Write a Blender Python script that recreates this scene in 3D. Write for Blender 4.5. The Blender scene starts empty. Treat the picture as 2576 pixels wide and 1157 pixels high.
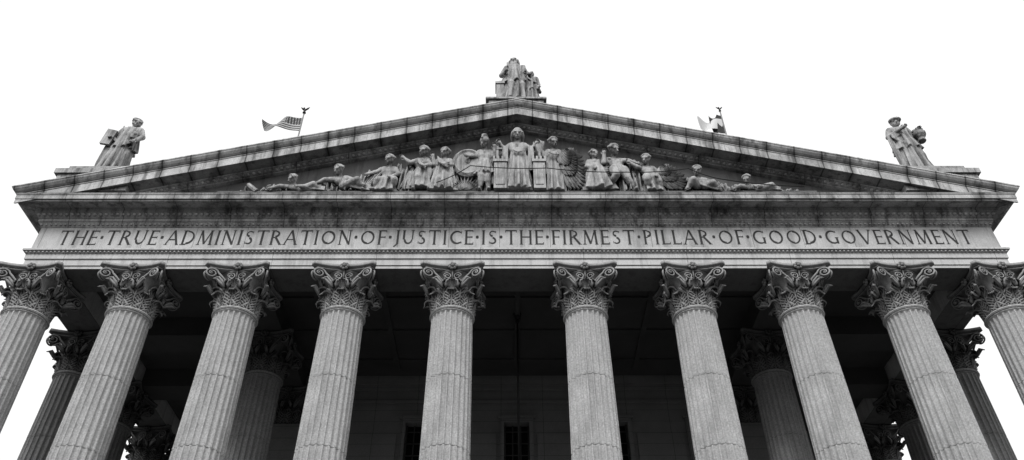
import bpy, math, random
import numpy as np
from mathutils import Vector, Matrix
random.seed(7); rng=np.random.RandomState(7)
pi=math.pi; sin=math.sin; cos=math.cos
EYE=1.6            # heights below are measured from eye level, the whole place is lifted by EYE at the end
COL=bpy.context.scene.collection
# ------------------------------------------------------------------ materials
def mat(name, base, var=.25, scale=.7, grain=.18, gscale=22, bump=.15, streak=0., ao=0., aod=.35,
        jx=0, jz=0, jw=.012, jstain=0., rough=.85, undershade=1., cloth=0., blotch=0.):
    m=bpy.data.materials.new(name); m.use_nodes=True; nt=m.node_tree; N=nt.nodes; L=nt.links
    b=N['Principled BSDF']; b.inputs['Roughness'].default_value=rough
    b.inputs['Specular IOR Level'].default_value=.25
    tc=N.new('ShaderNodeTexCoord'); O=tc.outputs['Object']
    def math_(op,a,c=None,cl=False):
        n=N.new('ShaderNodeMath'); n.operation=op; n.use_clamp=cl
        for i,x in enumerate((a,c)):
            if x is None: continue
            if isinstance(x,(int,float)): n.inputs[i].default_value=x
            else: L.new(x,n.inputs[i])
        return n.outputs[0]
    def noise(sc,det=4,vec=O,rough_=.6):
        n=N.new('ShaderNodeTexNoise'); n.inputs['Scale'].default_value=sc; n.inputs['Detail'].default_value=det
        n.inputs['Roughness'].default_value=rough_; L.new(vec,n.inputs['Vector']); return n.outputs['Fac']
    def rng_(x,a,c,o0,o1):
        n=N.new('ShaderNodeMapRange'); L.new(x,n.inputs[0])
        for i,v in enumerate((a,c,o0,o1)): n.inputs[i+1].default_value=v
        return n.outputs[0]
    n1=noise(scale,5); n2=noise(gscale,3)
    v=rng_(n1,.25,.75,1-var,1+var); g=rng_(n2,.3,.7,1-grain,1+grain)
    fac=math_('MULTIPLY',v,g)
    if streak:
        mp=N.new('ShaderNodeMapping'); mp.inputs['Scale'].default_value=(2.2,2.2,.22); L.new(O,mp.inputs[0])
        s=rng_(noise(1.3,6,mp.outputs[0],.7),.49,.64,1,1-streak); fac=math_('MULTIPLY',fac,s)
    if blotch:
        s=rng_(noise(.28,7,O,.72),.49,.62,1,1-blotch); fac=math_('MULTIPLY',fac,s)
    sx=N.new('ShaderNodeSeparateXYZ'); L.new(O,sx.inputs[0])
    def joint(out,sp,w,dark):
        f=math_('FRACT',math_('ADD',math_('DIVIDE',out,sp),100.37))
        d=math_('ABSOLUTE',math_('SUBTRACT',f,.5))      # 0.5 at the joint
        return rng_(d,.5-w/sp,.5-w/sp*.5,1,dark), rng_(d,.5-.22,.5,0,1)
    if jx:
        a,c=joint(sx.outputs[0],jx,jw,.35); fac=math_('MULTIPLY',fac,a)
        if jstain:
            st=math_('MULTIPLY',c,rng_(noise(.9,5),.38,.6,0,1))
            fac=math_('MULTIPLY',fac,math_('SUBTRACT',1,math_('MULTIPLY',st,jstain)))
    if jz:
        a,c=joint(sx.outputs[2],jz,jw,.5); fac=math_('MULTIPLY',fac,a)
    if undershade<1:
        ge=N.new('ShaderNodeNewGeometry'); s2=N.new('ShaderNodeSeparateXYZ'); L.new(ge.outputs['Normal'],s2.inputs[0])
        fac=math_('MULTIPLY',fac,rng_(s2.outputs[2],-.95,-.3,undershade,1))  # downward faces darkened in the colour, as painted-in soffit shade
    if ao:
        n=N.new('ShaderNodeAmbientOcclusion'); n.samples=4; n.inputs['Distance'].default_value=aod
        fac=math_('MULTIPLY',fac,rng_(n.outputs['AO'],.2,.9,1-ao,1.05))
    fac=math_('MULTIPLY',fac,base)
    cb=N.new('ShaderNodeCombineColor')
    for i in range(3): L.new(fac,cb.inputs[i])
    L.new(cb.outputs[0],b.inputs['Base Color'])
    if bump:
        bp=N.new('ShaderNodeBump'); bp.inputs['Strength'].default_value=bump; bp.inputs['Distance'].default_value=.02
        L.new(noise(gscale*.6,5),bp.inputs['Height'])
        if cloth:
            mp=N.new('ShaderNodeMapping'); mp.inputs['Scale'].default_value=(5,5,1.1); mp.inputs['Rotation'].default_value=(0,.25,0); L.new(O,mp.inputs[0])
            b2=N.new('ShaderNodeBump'); b2.inputs['Strength'].default_value=cloth; b2.inputs['Distance'].default_value=.12
            L.new(noise(1.5,3,mp.outputs[0],.5),b2.inputs['Height']); L.new(bp.outputs[0],b2.inputs['Normal']); bp=b2
        L.new(bp.outputs[0],b.inputs['Normal'])
    return m
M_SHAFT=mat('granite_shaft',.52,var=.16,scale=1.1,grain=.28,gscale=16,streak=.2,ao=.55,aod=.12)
M_SHAFT2=mat('shade_toned_granite_shaft',.27,var=.16,scale=1.1,grain=.28,gscale=16,streak=.2,ao=.55,aod=.12)  # darker copy of the shaft granite: portico shade painted into inner columns
M_CAP=mat('granite_carved',.40,var=.2,scale=1.5,grain=.15,streak=.35,ao=.95,aod=.3,undershade=.6)
M_CAP2=mat('shade_toned_granite_carved',.18,var=.2,scale=1.5,grain=.15,streak=.35,ao=.95,aod=.3,undershade=.6)  # darker copy of the carved granite: portico shade put into its colour
M_ARCH=mat('granite_architrave',.66,var=.14,scale=.8,grain=.12,streak=.25,jx=4.3,ao=.4,undershade=.2)
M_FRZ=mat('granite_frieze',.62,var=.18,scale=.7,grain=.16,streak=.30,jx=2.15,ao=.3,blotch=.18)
M_COR=mat('weathered_cornice',.66,var=.3,scale=.9,grain=.2,streak=.6,jx=1.17,jw=.04,jstain=.75,ao=.6,aod=.5,undershade=.28,blotch=.4)
M_HCOR=mat('weathered_corona',.58,var=.28,scale=.6,grain=.2,streak=.62,jx=2.3,jw=.02,jstain=.5,ao=.78,aod=.4,undershade=.5,blotch=.6)
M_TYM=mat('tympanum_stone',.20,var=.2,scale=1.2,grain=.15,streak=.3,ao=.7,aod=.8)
M_REL=mat('relief_marble',.54,var=.25,scale=2.2,grain=.12,streak=.5,ao=.94,aod=.4,undershade=.4,cloth=.8)
M_STA=mat('statue_marble',.48,var=.3,scale=1.8,grain=.15,streak=.65,ao=.94,aod=.4,undershade=.4,cloth=.8)
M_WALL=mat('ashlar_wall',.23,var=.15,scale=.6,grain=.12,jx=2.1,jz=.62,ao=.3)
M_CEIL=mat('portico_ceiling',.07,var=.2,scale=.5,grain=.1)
M_LET=mat('dark_raised_letters',.06,var=.2,scale=3,grain=.2,bump=0)  # near-black letter faces standing slightly proud of the frieze
M_IRON=mat('black_iron',.02,var=.1,grain=.05,rough=.5,bump=0)
M_GLASS=mat('dark_window_glass',.012,var=.1,grain=0,rough=.12,bump=0)
M_ROOF=mat('roof_metal',.15,var=.2)
M_STEP=mat('granite_steps',.16,var=.15,jx=2.5)
M_GRND=mat('asphalt',.05,var=.25,scale=.4,grain=.3)
M_PAVE=mat('pavement_slabs',.12,var=.15,jx=1.5,jw=.02)
# ------------------------------------------------------------------ mesh builder
class MB:
    def __init__(s): s.v=[]; s.f=[]
    def add(s,vs,fs):
        o=len(s.v); s.v+= [tuple(map(float,p)) for p in vs]; s.f+=[tuple(i+o for i in f) for f in fs]
    def grid(s,P,cu=False,cv=False):
        n=len(P); m=len(P[0]); vs=[p for r in P for p in r]; fs=[]
        for i in range(n if cu else n-1):
            for j in range(m if cv else m-1):
                a=i*m+j; b=((i+1)%n)*m+j; c=((i+1)%n)*m+(j+1)%m; d=i*m+(j+1)%m
                fs.append((a,b,c,d))
        s.add(vs,fs)
    def box(s,x0,x1,y0,y1,z0,z1):
        s.add([(x0,y0,z0),(x1,y0,z0),(x1,y1,z0),(x0,y1,z0),(x0,y0,z1),(x1,y0,z1),(x1,y1,z1),(x0,y1,z1)],
              [(0,3,2,1),(4,5,6,7),(0,1,5,4),(1,2,6,5),(2,3,7,6),(3,0,4,7)])
    def lathe(s,prof,n=32,c=(0,0,0),cap=True):
        P=[[(c[0]+r*cos(2*pi*j/n),c[1]+r*sin(2*pi*j/n),c[2]+z) for j in range(n)] for r,z in prof]
        o=len(s.v); s.grid(P,False,True)
        if cap:
            s.f.append(tuple(o+j for j in range(n))[::-1]); k=o+(len(prof)-1)*n; s.f.append(tuple(k+j for j in range(n)))
    def rings(s,R):
        n=len(R[0]); o=len(s.v); s.grid(R,False,True)
        s.f.append(tuple(o+j for j in range(n))[::-1]); k=o+(len(R)-1)*n; s.f.append(tuple(k+j for j in range(n)))
    def tube(s,pts,rad,n=8,flat=None):
        pts=[Vector(p) for p in pts]; R=[]
        if isinstance(rad,(int,float)): rad=[rad]*len(pts)
        prev=None
        for i,p in enumerate(pts):
            t=(pts[min(i+1,len(pts)-1)]-pts[max(i-1,0)])
            t=t.normalized() if t.length>1e-9 else Vector((0,0,1))
            if prev is None: a=t.orthogonal().normalized()
            else:
                a=prev-t*prev.dot(t)
                a=a.normalized() if a.length>1e-6 else t.orthogonal().normalized()
            prev=a; b=t.cross(a)
            R.append([p+(a*cos(2*pi*j/n)+b*sin(2*pi*j/n))*rad[i] for j in range(n)])
        s.rings(R)
    def cap(s,p0,r0,p1,r1,n=10):
        p0=Vector(p0);p1=Vector(p1);d=(p1-p0); 
        if d.length<1e-5: d=Vector((0,0,1e-3))
        u=d.normalized(); P=[];Rr=[]
        for k in range(4): a=-pi/2+pi/2*(k+.3)/4; P.append(p0+u*sin(a)*r0);Rr.append(r0*cos(a))
        P.append(p0);Rr.append(r0);P.append(p0+d);Rr.append(r1)
        for k in range(4): a=pi/2*(k+.7)/4; P.append(p0+d+u*sin(a)*r1);Rr.append(r1*cos(a))
        s.tube(P,Rr,n)
    def ell(s,c,r,nu=14,nv=9,M=None):
        P=[]
        for i in range(nv):
            a=-pi/2+pi*(i+.25)/(nv-.5)
            row=[]
            for j in range(nu):
                p=Vector((r[0]*cos(a)*cos(2*pi*j/nu),r[1]*cos(a)*sin(2*pi*j/nu),r[2]*sin(a)))
                if M: p=M@p
                row.append(Vector(c)+p)
            P.append(row)
        s.rings(P)
    def mesh(s,name,m,smooth=False):
        me=bpy.data.meshes.new(name); me.from_pydata(s.v,[],s.f); me.materials.append(m)
        bm=bmesh.new(); bm.from_mesh(me); bmesh.ops.recalc_face_normals(bm,faces=bm.faces); bm.to_mesh(me); bm.free()
        me.polygons.foreach_set('use_smooth',[smooth]*len(me.polygons)); me.update(); return me
import bmesh
def obj(name,me,parent=None,loc=(0,0,0),rotz=0,label=None,cat=None,kind=None,group=None):
    o=bpy.data.objects.new(name,me); COL.objects.link(o); o.location=loc; o.rotation_euler[2]=rotz
    if parent: o.parent=parent
    if label:o['label']=label
    if cat:o['category']=cat
    if kind:o['kind']=kind
    if group:o['group']=group
    return o
def empty(name,loc,label,cat,group=None):
    o=obj(name,None,None,loc,0,label,cat,None,group); o.empty_display_size=.5; return o
# ------------------------------------------------------------------ dimensions
A=[2.69,7.09,11.41,15.66,19.80]; XS=[-a for a in A[::-1]]+A
ZN=18.5; ZT=20.45; ZB=1.9; WF=20.38; YF=-.82; YB=15.5
ROWS=[4.8,9.3,13.9]
B=empty('courthouse',(0,0,0),'granite neoclassical courthouse with Corinthian portico, inscribed frieze and sculpted pediment','building')
# ------------------------------------------------------------------ column
def shaft():
    mb=MB(); z0=ZB+.95; z1=ZN-.02; ph=[0,.2,.27,.42,.6,.78,.93]; dp=[0,0,.55,.9,1,.9,.55]
    zs=[z0,z0+.15,z0+.3]+list(np.linspace(z0+.6,z1-.5,20))+[z1-.32,z1-.25,z1-.19,z1-.15]
    joints=[15.45,12.62,9.75,6.9,4.6]
    for j in joints: zs+=[j-.03,j-.008,j+.008,j+.03]
    zs=sorted(zs); R=[]
    for z in zs:
        t=(z-z0)/(z1-z0); r=.965-.02*t-.118*t**1.7
        fl=1
        if z>z1-.4: fl=math.sqrt(max(0,1-((z-(z1-.4))/.25)**2)) if z<z1-.15 else 0
        if z<z0+.3: fl=0 if z<z0+.1 else .8
        g=0
        for j in joints:
            if abs(z-j)<.012: g=.022
        row=[]
        for k in range(24):
            for p,d in zip(ph,dp):
                a=2*pi*(k+p-.1)/24; rr=r-.08*d*fl-g
                row.append((rr*cos(a),rr*sin(a),z))
        R.append(row)
    mb.rings(R)
    mb.lathe([(.80,z1-.16),(.86,z1-.1),(.855,z1-.08),(.83,z1-.06),(.88,z1-.05),(.91,z1),(.88,z1+.05),(.8,z1+.06)],48)
    return mb.mesh('column_shaft',M_SHAFT,False)
def base_m():
    mb=MB(); mb.box(-1.3,1.3,-1.3,1.3,0,.3)
    mb.lathe([(1.22,.3),(1.3,.38),(1.3,.46),(1.2,.55),(1.08,.6),(1.06,.68),(1.14,.74),(1.16,.8),(1.08,.88),(1.0,.9),(.97,.96)],48)
    return mb.mesh('column_base',M_SHAFT)
# acanthus leaf: backing blade, rib, cupped side lobes and a shell-like curled tip
def leaf(mb,ang,z0,h,w,c,rb,out=.0):
    z1=z0+h*.80
    def spine(t):
        if t<.62:
            q=t/.62; return rb(z0+(z1-z0)*q)+.04+out*q*q, z0+(z1-z0)*q, Vector((0,1))
        q=(t-.62)/.38; f=q*2.75; r1=rb(z1)+.04+out
        return r1+c*(1-cos(f)), z1+c*1.1*sin(f), Vector((sin(f),cos(f)))
    def pt(t,s,lift):
        r,z,d=spine(t); n=Vector((d.y,-d.x)); r2=r+n.x*lift; z2=z+n.y*lift; a=ang+s/max(r,.3)
        return (r2*cos(a),r2*sin(a),z2)
    P=[]
    for i in range(12):
        t=.72*i/11; P.append([pt(t,w*.92*e*(.75+.25*sin(pi*t/.72)),.01-.02*abs(e)) for e in (-1,-.5,0,.5,1)])
    mb.grid(P)
    P=[]
    for i in range(10):
        t=i/9*.72; ww=.05*(1-.4*t); P.append([pt(t,-ww,.02),pt(t,0,.085),pt(t,ww,.02)])
    mb.grid(P)
    nl=5
    for k in range(nl):
        t0=.0+.52*k/(nl-1); wk=w*(1.12-.07*k)
        for sg in (-1,1):
            P=[]
            for i in range(7):
                q=i/6; t=t0+.20*q**.8; s=.03+wk*(q**.85); hw=.062*sin(pi*min(.15+q*.80,1))**.6
                P.append([pt(max(0,t+hw*e),sg*s,.02+.05*(1-e*e)+.09*q*q*(.4+t0)) for e in (-1,-.5,0,.5,1)])
            mb.grid(P)
    # broad curled tip with five flutes
    P=[]
    for i in range(9):
        q=i/8; t=.62+.38*q; wt=w*(.98-.50*q**1.6)*(1-.12*abs(sin(2.5*pi*q)))
        P.append([pt(t,wt*e,.03+.035*cos(5*pi*e)-.05*e*e*(1-q)) for e in np.linspace(-1,1,17)])
    mb.grid(P)
def capital():
    mb=MB(); H=ZT-ZN
    rb=lambda z: .76+.02*(z/1.2)+(.22*max(0,(z-1.0)/.66)**2)
    mb.lathe([(rb(z),z) for z in np.linspace(0,1.62,12)]+[(1.04,1.66),(1.0,1.70)],40)
    def aba(half,mid,cut,z0,z1):
        ring=[]
        for k in range(4):
            a=k*pi/2; c_,s_=cos(a),sin(a)
            for j in range(13):
                s=-half+cut+(2*(half-cut))*j/12; q=(s/(half-cut)); d=mid+(half-mid)*abs(q)**2.2
                ring.append((d*c_-s*s_, d*s_+s*c_))
        mb.rings([[(x,y,z0) for x,y in ring],[(x,y,z1) for x,y in ring]])
    aba(1.20,1.00,.13,1.69,1.77); aba(1.25,1.04,.13,1.775,1.80); aba(1.31,1.08,.13,1.805,H-.004)
    for k in range(8): leaf(mb,k*pi/4+pi/8,.02,1.22,.25,.17,rb,.04)
    for k in range(8): leaf(mb,k*pi/4,.02,.70,.27,.16,rb,.06)
    for k in range(4):
        a=k*pi/2; n=Vector((cos(a),sin(a),0)); t=Vector((-sin(a),cos(a),0)); Z=Vector((0,0,1))
        for sg in (-1,1):
            def P(s,z,ex=0): return n*(.93+.30*(abs(s)/1.1)**2+ex)+t*(s*sg)+Z*z
            pts=[];rd=[]
            for i in range(7):
                q=i/6; pts.append(P(.24+.42*q**1.3,.92+.52*q,.0)); rd.append(.05)
            cx,cz=.95,1.44; 
            for i in range(34):
                q=i/33; r=.205*(1-q)**.85+.03; f=pi*.92-q*3.6*pi
                pts.append(P(cx+r*1.0*cos(f),cz+r*sin(f),.03*q)); rd.append(.044-.012*q)
            mb.tube(pts,rd,6); c=P(cx,cz,-.02); mb.cap(c-n*.05,.06,c+n*.06,.045,8)
            web=[P(cx+.18*cos(2*pi*i/14),cz+.18*sin(2*pi*i/14),-.07) for i in range(14)]
            mb.rings([[w-n*.08 for w in web],web])
            pts=[];rd=[]
            for i in range(5):
                q=i/4; pts.append(P(.34-.06*q,.98+.38*q)); rd.append(.04)
            for i in range(22):
                q=i/21; r=.14*(1-q)**.85+.025; f=.1*pi+q*2.9*pi
                pts.append(P(.20+r*cos(f),1.40+r*sin(f),.04)); rd.append(.034-.008*q)
            mb.tube(pts,rd,6)
            for ss,ln in ((.38,.24),(.22,-.12)):
                for e in (0,.08):
                    p0=P(ss,.85);p1=P(ss+ln*.3+e*.6,1.04-e,.07);p2=P(ss+ln+e,1.20-e,.15);p3=P(ss+ln*1.3+e,1.13-e,.22)
                    mb.tube([p0,p1,p2,p3],[.05,.07,.06,.02],7)
        c=n*1.10+Z*1.83
        for i in range(7):
            f=2*pi*i/7; mb.ell(c+t*(.12*cos(f))+Z*(.12*sin(f)),(.075,.075,.075),8,5)
        mb.ell(c+n*.05,(.075,.075,.075),8,6)
        mb.tube([n*.98+Z*1.2,n*1.0+Z*1.5,n*1.05+Z*1.75],[.03,.035,.03],6)
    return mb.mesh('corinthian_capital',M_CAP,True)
SH=shaft(); CP=capital(); BS=base_m()
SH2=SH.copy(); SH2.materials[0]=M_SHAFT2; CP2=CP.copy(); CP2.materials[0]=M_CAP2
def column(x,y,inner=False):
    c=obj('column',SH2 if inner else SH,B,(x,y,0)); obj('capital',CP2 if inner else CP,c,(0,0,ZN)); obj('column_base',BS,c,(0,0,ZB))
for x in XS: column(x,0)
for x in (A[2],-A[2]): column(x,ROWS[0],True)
for y in ROWS:
    for s in (-1,1): column(s*A[4],y,True)
# ------------------------------------------------------------------ entablature
def path(o,yb=YB): return [(-WF-o,yb),(-WF-o,YF-o),(WF+o,YF-o),(WF+o,yb)]
def sweep(name,prof,m,parent=B,yb=YB):
    mb=MB(); mb.grid([[(x,y,z) for x,y in path(o,yb)] for o,z in prof]); return mb,name,m,parent
def fin(t,smooth=False):
    mb,name,m,parent=t; return obj(name,mb.mesh(name,m,smooth),parent)
IN=-1.62
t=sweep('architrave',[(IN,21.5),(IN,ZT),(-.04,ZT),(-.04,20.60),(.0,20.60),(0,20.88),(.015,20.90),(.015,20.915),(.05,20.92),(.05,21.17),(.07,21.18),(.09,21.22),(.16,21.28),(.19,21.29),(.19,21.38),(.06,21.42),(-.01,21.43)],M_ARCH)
def eggs(mb,z,o,sp,rx,rz,ry,sides=True):
    n=int(2*(WF+o)/sp)
    for i in range(n):
        x=-(WF+o)+(i+.5)*2*(WF+o)/n; mb.ell((x,YF-o,z),(rx,ry,rz),8,5)
    if sides:
        m=int((YB-YF)/sp)
        for i in range(m):
            y=YF+(i+.5)*sp
            for s in (-1,1): mb.ell((s*(WF+o),y,z),(ry,rx,rz),6,4)
eggs(t[0],21.235,.115,.17,.05,.05,.04)
fin(t)
t=sweep('frieze',[(0,21.43),(0,22.66)],M_FRZ); FR=fin(t)
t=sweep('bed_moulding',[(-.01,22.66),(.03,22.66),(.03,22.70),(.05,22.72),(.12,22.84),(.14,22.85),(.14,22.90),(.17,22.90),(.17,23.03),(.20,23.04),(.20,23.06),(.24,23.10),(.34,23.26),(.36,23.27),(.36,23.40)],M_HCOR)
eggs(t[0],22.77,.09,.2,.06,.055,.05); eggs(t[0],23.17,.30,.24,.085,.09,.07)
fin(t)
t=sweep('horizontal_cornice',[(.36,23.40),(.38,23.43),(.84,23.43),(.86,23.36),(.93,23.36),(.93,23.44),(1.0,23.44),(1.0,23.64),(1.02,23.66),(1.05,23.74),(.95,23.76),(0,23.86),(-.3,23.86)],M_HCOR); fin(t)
SL=.27; ZA=29.82
def rz(x,h): return ZA-SL*abs(x)+h
def rake(prof,m,name,parent=B,yb=YB,side=True,xl=None):
    mb=MB(); P=[]
    for o,h in prof:
        X=WF+o; r=[]
        if side: r.append((-X,yb,rz(X,h)))
        for k in range(-10,11): x=X*k/10; r.append((x,YF-o,rz(x,h)))
        if side: r.append((X,yb,rz(X,h)))
        P.append(r)
    mb.grid(P); return mb,name,m,parent
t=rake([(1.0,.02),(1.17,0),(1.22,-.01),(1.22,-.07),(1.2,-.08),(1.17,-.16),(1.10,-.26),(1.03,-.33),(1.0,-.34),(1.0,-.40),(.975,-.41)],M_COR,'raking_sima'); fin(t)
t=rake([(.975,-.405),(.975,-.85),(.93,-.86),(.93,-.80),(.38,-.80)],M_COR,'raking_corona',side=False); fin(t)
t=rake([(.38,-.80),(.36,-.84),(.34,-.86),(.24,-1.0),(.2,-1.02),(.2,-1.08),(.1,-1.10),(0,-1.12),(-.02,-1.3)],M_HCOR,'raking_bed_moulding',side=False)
n=int(21/.24)
for i in range(n):
    for s in (-1,1):
        x=s*(i+.5)*.24; z=rz(x,-.95)
        if z>23.8: t[0].ell((x,YF-.30,z),(.085,.07,.09),8,5)
fin(t)
mb=MB(); mb.add([(-WF,YF+.0,23.8),(WF,YF,23.8),(WF,YF,24.0),(0,YF,rz(0,-.9)),(-WF,YF,24.0)],[(0,1,2,3,4)])
mb.box(-13.2,13.2,YF-.42,YF-.002,23.87,24.44)
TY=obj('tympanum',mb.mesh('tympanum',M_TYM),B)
mb=MB(); mb.grid([[(-(WF+1.0),y,rz(WF+1,.0)),(0,y,rz(0,.02)),((WF+1.0),y,rz(WF+1,.0))] for y in (YF-1.0,YB+12)])
obj('roof',mb.mesh('roof',M_ROOF),B)
# ------------------------------------------------------------------ inscription
TK=.135;TN=.075
def glyph(ch):
    S=[];w=.7
    def L(x0,y0,x1,y1,t): S.append(('L',x0,y0,x1,y1,t))
    def Ac(cx,cy,rx,ry,a0,a1,t0,t1): S.append(('A',cx,cy,rx,ry,a0,a1,t0,t1))
    def st(x,y=0,t=TK): S.append(('L',x-.11,y,x+.11,y,.035))
    if ch=='T': w=.78;L(.39,0,.39,1,TK);L(.02,.965,.76,.965,TN);st(.39,.015);L(.03,.84,.03,1,.04);L(.75,.84,.75,1,.04)
    elif ch=='H': w=.84;L(.12,0,.12,1,TK);L(.72,0,.72,1,TK);L(.12,.52,.72,.52,TN);[st(a,b) for a in(.12,.72) for b in(.015,.985)]
    elif ch=='E': w=.58;L(.12,0,.12,1,TK);L(.12,.965,.55,.965,TN);L(.12,.52,.50,.52,TN);L(.12,.035,.57,.035,TN);L(.55,.86,.55,1,.04);L(.57,0,.57,.16,.04);L(.5,.45,.5,.59,.04);st(.1,.015);st(.1,.985)
    elif ch=='F': w=.55;L(.12,0,.12,1,TK);L(.12,.965,.55,.965,TN);L(.12,.52,.48,.52,TN);L(.54,.86,.54,1,.04);L(.48,.45,.48,.59,.04);st(.12,.015);st(.1,.985)
    elif ch=='L': w=.56;L(.12,0,.12,1,TK);L(.12,.035,.55,.035,TN);L(.55,0,.55,.17,.04);st(.12,.985);st(.1,.015)
    elif ch=='I': w=.26;L(.13,0,.13,1,TK);st(.13,.015);st(.13,.985)
    elif ch=='R': w=.74;L(.12,0,.12,1,TK);Ac(.30,.74,.27,.235,90,-90,TN,TK);L(.12,.965,.31,.965,TN);L(.12,.505,.31,.505,TN);L(.34,.5,.70,.02,TK);st(.12,.015);st(.1,.985);st(.72,.015)
    elif ch=='P': w=.6;L(.12,0,.12,1,TK);Ac(.28,.73,.27,.24,90,-90,TN,TK);L(.12,.965,.29,.965,TN);L(.12,.49,.29,.49,TN);st(.12,.015);st(.1,.985)
    elif ch=='D': w=.86;L(.12,0,.12,1,TK);Ac(.33,.5,.47,.465,90,-90,TN,TK);L(.12,.965,.34,.965,TN);L(.12,.035,.34,.035,TN);st(.08,.015);st(.08,.985)
    elif ch=='U': w=.82;L(.12,.36,.12,1,TK);Ac(.405,.36,.285,.33,180,360,TK,TN);L(.69,.36,.69,1,TN);st(.12,.985);st(.69,.985)
    elif ch=='A': w=.88;L(.07,0,.44,1,TN);L(.44,1,.81,0,TK);L(.2,.36,.66,.36,TN);st(.07,.015);st(.81,.015)
    elif ch=='V': w=.88;L(.07,1,.44,0,TK);L(.44,0,.81,1,TN);st(.07,.985);st(.81,.985)
    elif ch=='M': w=1.02;L(.12,0,.19,1,TN);L(.19,1,.51,.05,TK);L(.51,.05,.83,1,TN);L(.83,1,.90,0,TK);st(.12,.015);st(.9,.015);st(.17,.985);st(.85,.985)
    elif ch=='N': w=.88;L(.13,0,.13,1,TN);L(.13,1,.74,.02,TK);L(.74,0,.74,1,TN);st(.13,.015);st(.08,.985);st(.74,.985)
    elif ch=='O': w=1.0;Ac(.5,.5,.44,.465,90,270,TN,TK);Ac(.5,.5,.44,.465,270,450,TN,TK)
    elif ch=='C': w=.84;Ac(.5,.5,.44,.465,50,180,TN,TK);Ac(.5,.5,.44,.465,180,312,TK,TN);L(.79,.76,.79,.93,.04);L(.79,.07,.79,.2,.04)
    elif ch=='G': w=.92;Ac(.5,.5,.44,.465,52,180,TN,TK);Ac(.5,.5,.44,.465,180,305,TK,TN);L(.77,.05,.77,.45,TK);st(.77,.46);L(.78,.78,.78,.93,.04)
    elif ch=='J': w=.34;L(.22,.05,.22,1,TK);L(.22,.06,.0,-.15,TN);st(.22,.985)
    elif ch=='S': w=.6;Ac(.31,.745,.22,.22,40,180,TN,TN);Ac(.31,.745,.22,.22,180,270,TN,TK);Ac(.31,.26,.24,.265,90,0,TK,TK*.9);Ac(.31,.26,.24,.225,0,-140,TK*.8,TN);L(.5,.8,.5,.94,.04);L(.1,.07,.1,.22,.04)
    elif ch=='.': w=.22;S.append(('L',.01,.52,.19,.52,.15));S.append(('L',.04,.52,.16,.52,.2))
    return S,w
text="THE.TRUE.ADMINISTRATION.OF.JUSTICE.IS.THE.FIRMEST.PILLAR.OF.GOOD.GOVERNMENT"
gap=.16; tot=0
for ch in text: tot+=glyph(ch)[1]+gap
hgt=.80; X0,X1=-19.42,19.42; kx=(X1-X0)/tot; mb=MB(); cx=X0; kk=0
for ch in text:
    S,w=glyph(ch)
    for s in S:
        kk+=1; y=YF-.004-(kk%7)*.0015; Q=[]
        if s[0]=='L':
            _,x0,y0,x1,y1,t=s; d=Vector((x1-x0,y1-y0)).normalized(); n_=Vector((-d.y,d.x))*t/2
            Q=[[(x0+n_.x,y0+n_.y),(x0-n_.x,y0-n_.y)],[(x1+n_.x,y1+n_.y),(x1-n_.x,y1-n_.y)]]
        else:
            _,ax,ay,rx,ry,a0,a1,t0,t1=s; N_=16
            for i in range(N_+1):
                q=i/N_; a=math.radians(a0+(a1-a0)*q); th=t0+(t1-t0)*sin(q*pi/2) if t1>t0 else t1+(t0-t1)*cos(q*pi/2)
                c_,s_=cos(a),sin(a); Q.append([(ax+(rx)*c_,ay+(ry)*s_),(ax+(rx-th)*c_,ay+(ry-th)*s_)])
        P=[[(cx+p[0]*kx,y,21.70+p[1]*hgt) for p in r] for r in Q]; mb.grid(P)
    cx+=(w+gap)*kx
obj('inscription',mb.mesh('inscription',M_LET),FR)
# ------------------------------------------------------------------ interior of the portico
mb=MB(); HC=21.45
mb.box(-WF+.1,WF-.1,YF+1.55,YB,HC,HC+.2)
for x in (-A[2],A[2]): mb.box(x-.75,x+.75,.82,9.0,ZT+.003,HC+.01)
for s in (-1,1):
    mb.box(min(s*12.2,s*19.0),max(s*12.2,s*19.0),ROWS[0]-.7,ROWS[0]+.7,ZT+.003,HC+.012)
    mb.box(min(s*12.2,s*19.0),max(s*12.2,s*19.0),ROWS[1]-.7,ROWS[1]+.7,ZT+.003,HC+.012)
for x in np.arange(-9,9.1,3.0): mb.box(x-.12,x+.12,.85,8.6,HC-.12,HC+.005)
for y in (2.6,5.2,7.8): mb.box(-10.6,10.6,y-.12,y+.12,HC-.10,HC+.007)
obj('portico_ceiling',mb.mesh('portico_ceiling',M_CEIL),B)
YW=9.6
mb=MB(); wins=[-9.2,-4.88,0,4.88,9.2]; ww=.62; wz0,wz1=11.0,18.9
xs=[-12.3]
for w in wins: xs+=[w-ww,w+ww]
xs.append(12.3)
for i in range(0,len(xs),2): mb.box(xs[i],xs[i+1],YW,YW+.8,ZB,HC)
for w in wins: mb.box(w-ww,w+ww,YW,YW+.8,wz1,HC); mb.box(w-ww,w+ww,YW,YW+.8,ZB+4,wz0)
for s in (-1,1):
    a,b=sorted((s*11.5,s*12.3)); mb.box(a,b,YW+.8,YB+8,ZB,HC)
    a,b=sorted((s*12.3,s*17.0)); mb.box(a,b,YB+.2,YB+8,ZB,HC+.3)
mb.box(-12.31,12.31,YW-.25,YW-.004,21.0,HC-.003); mb.box(-12.31,12.31,YW-.15,YW-.005,20.7,20.997)
mb.box(-10.4,10.4,YW-.12,YW-.004,19.95,20.12)
for w0,w1 in ((-8.2,-5.9),(-3.9,-1.0),(1.0,3.9),(5.9,8.2)): mb.box(w0,w1,YW-.09,YW-.006,10.5,18.3)
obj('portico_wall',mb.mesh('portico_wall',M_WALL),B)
mb=MB(); mb.box(-.82,.82,-.75,-.006,ZB+.5,ZN); mb.box(-.95,.95,-.9,-.007,ZB,ZB+.5)
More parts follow.
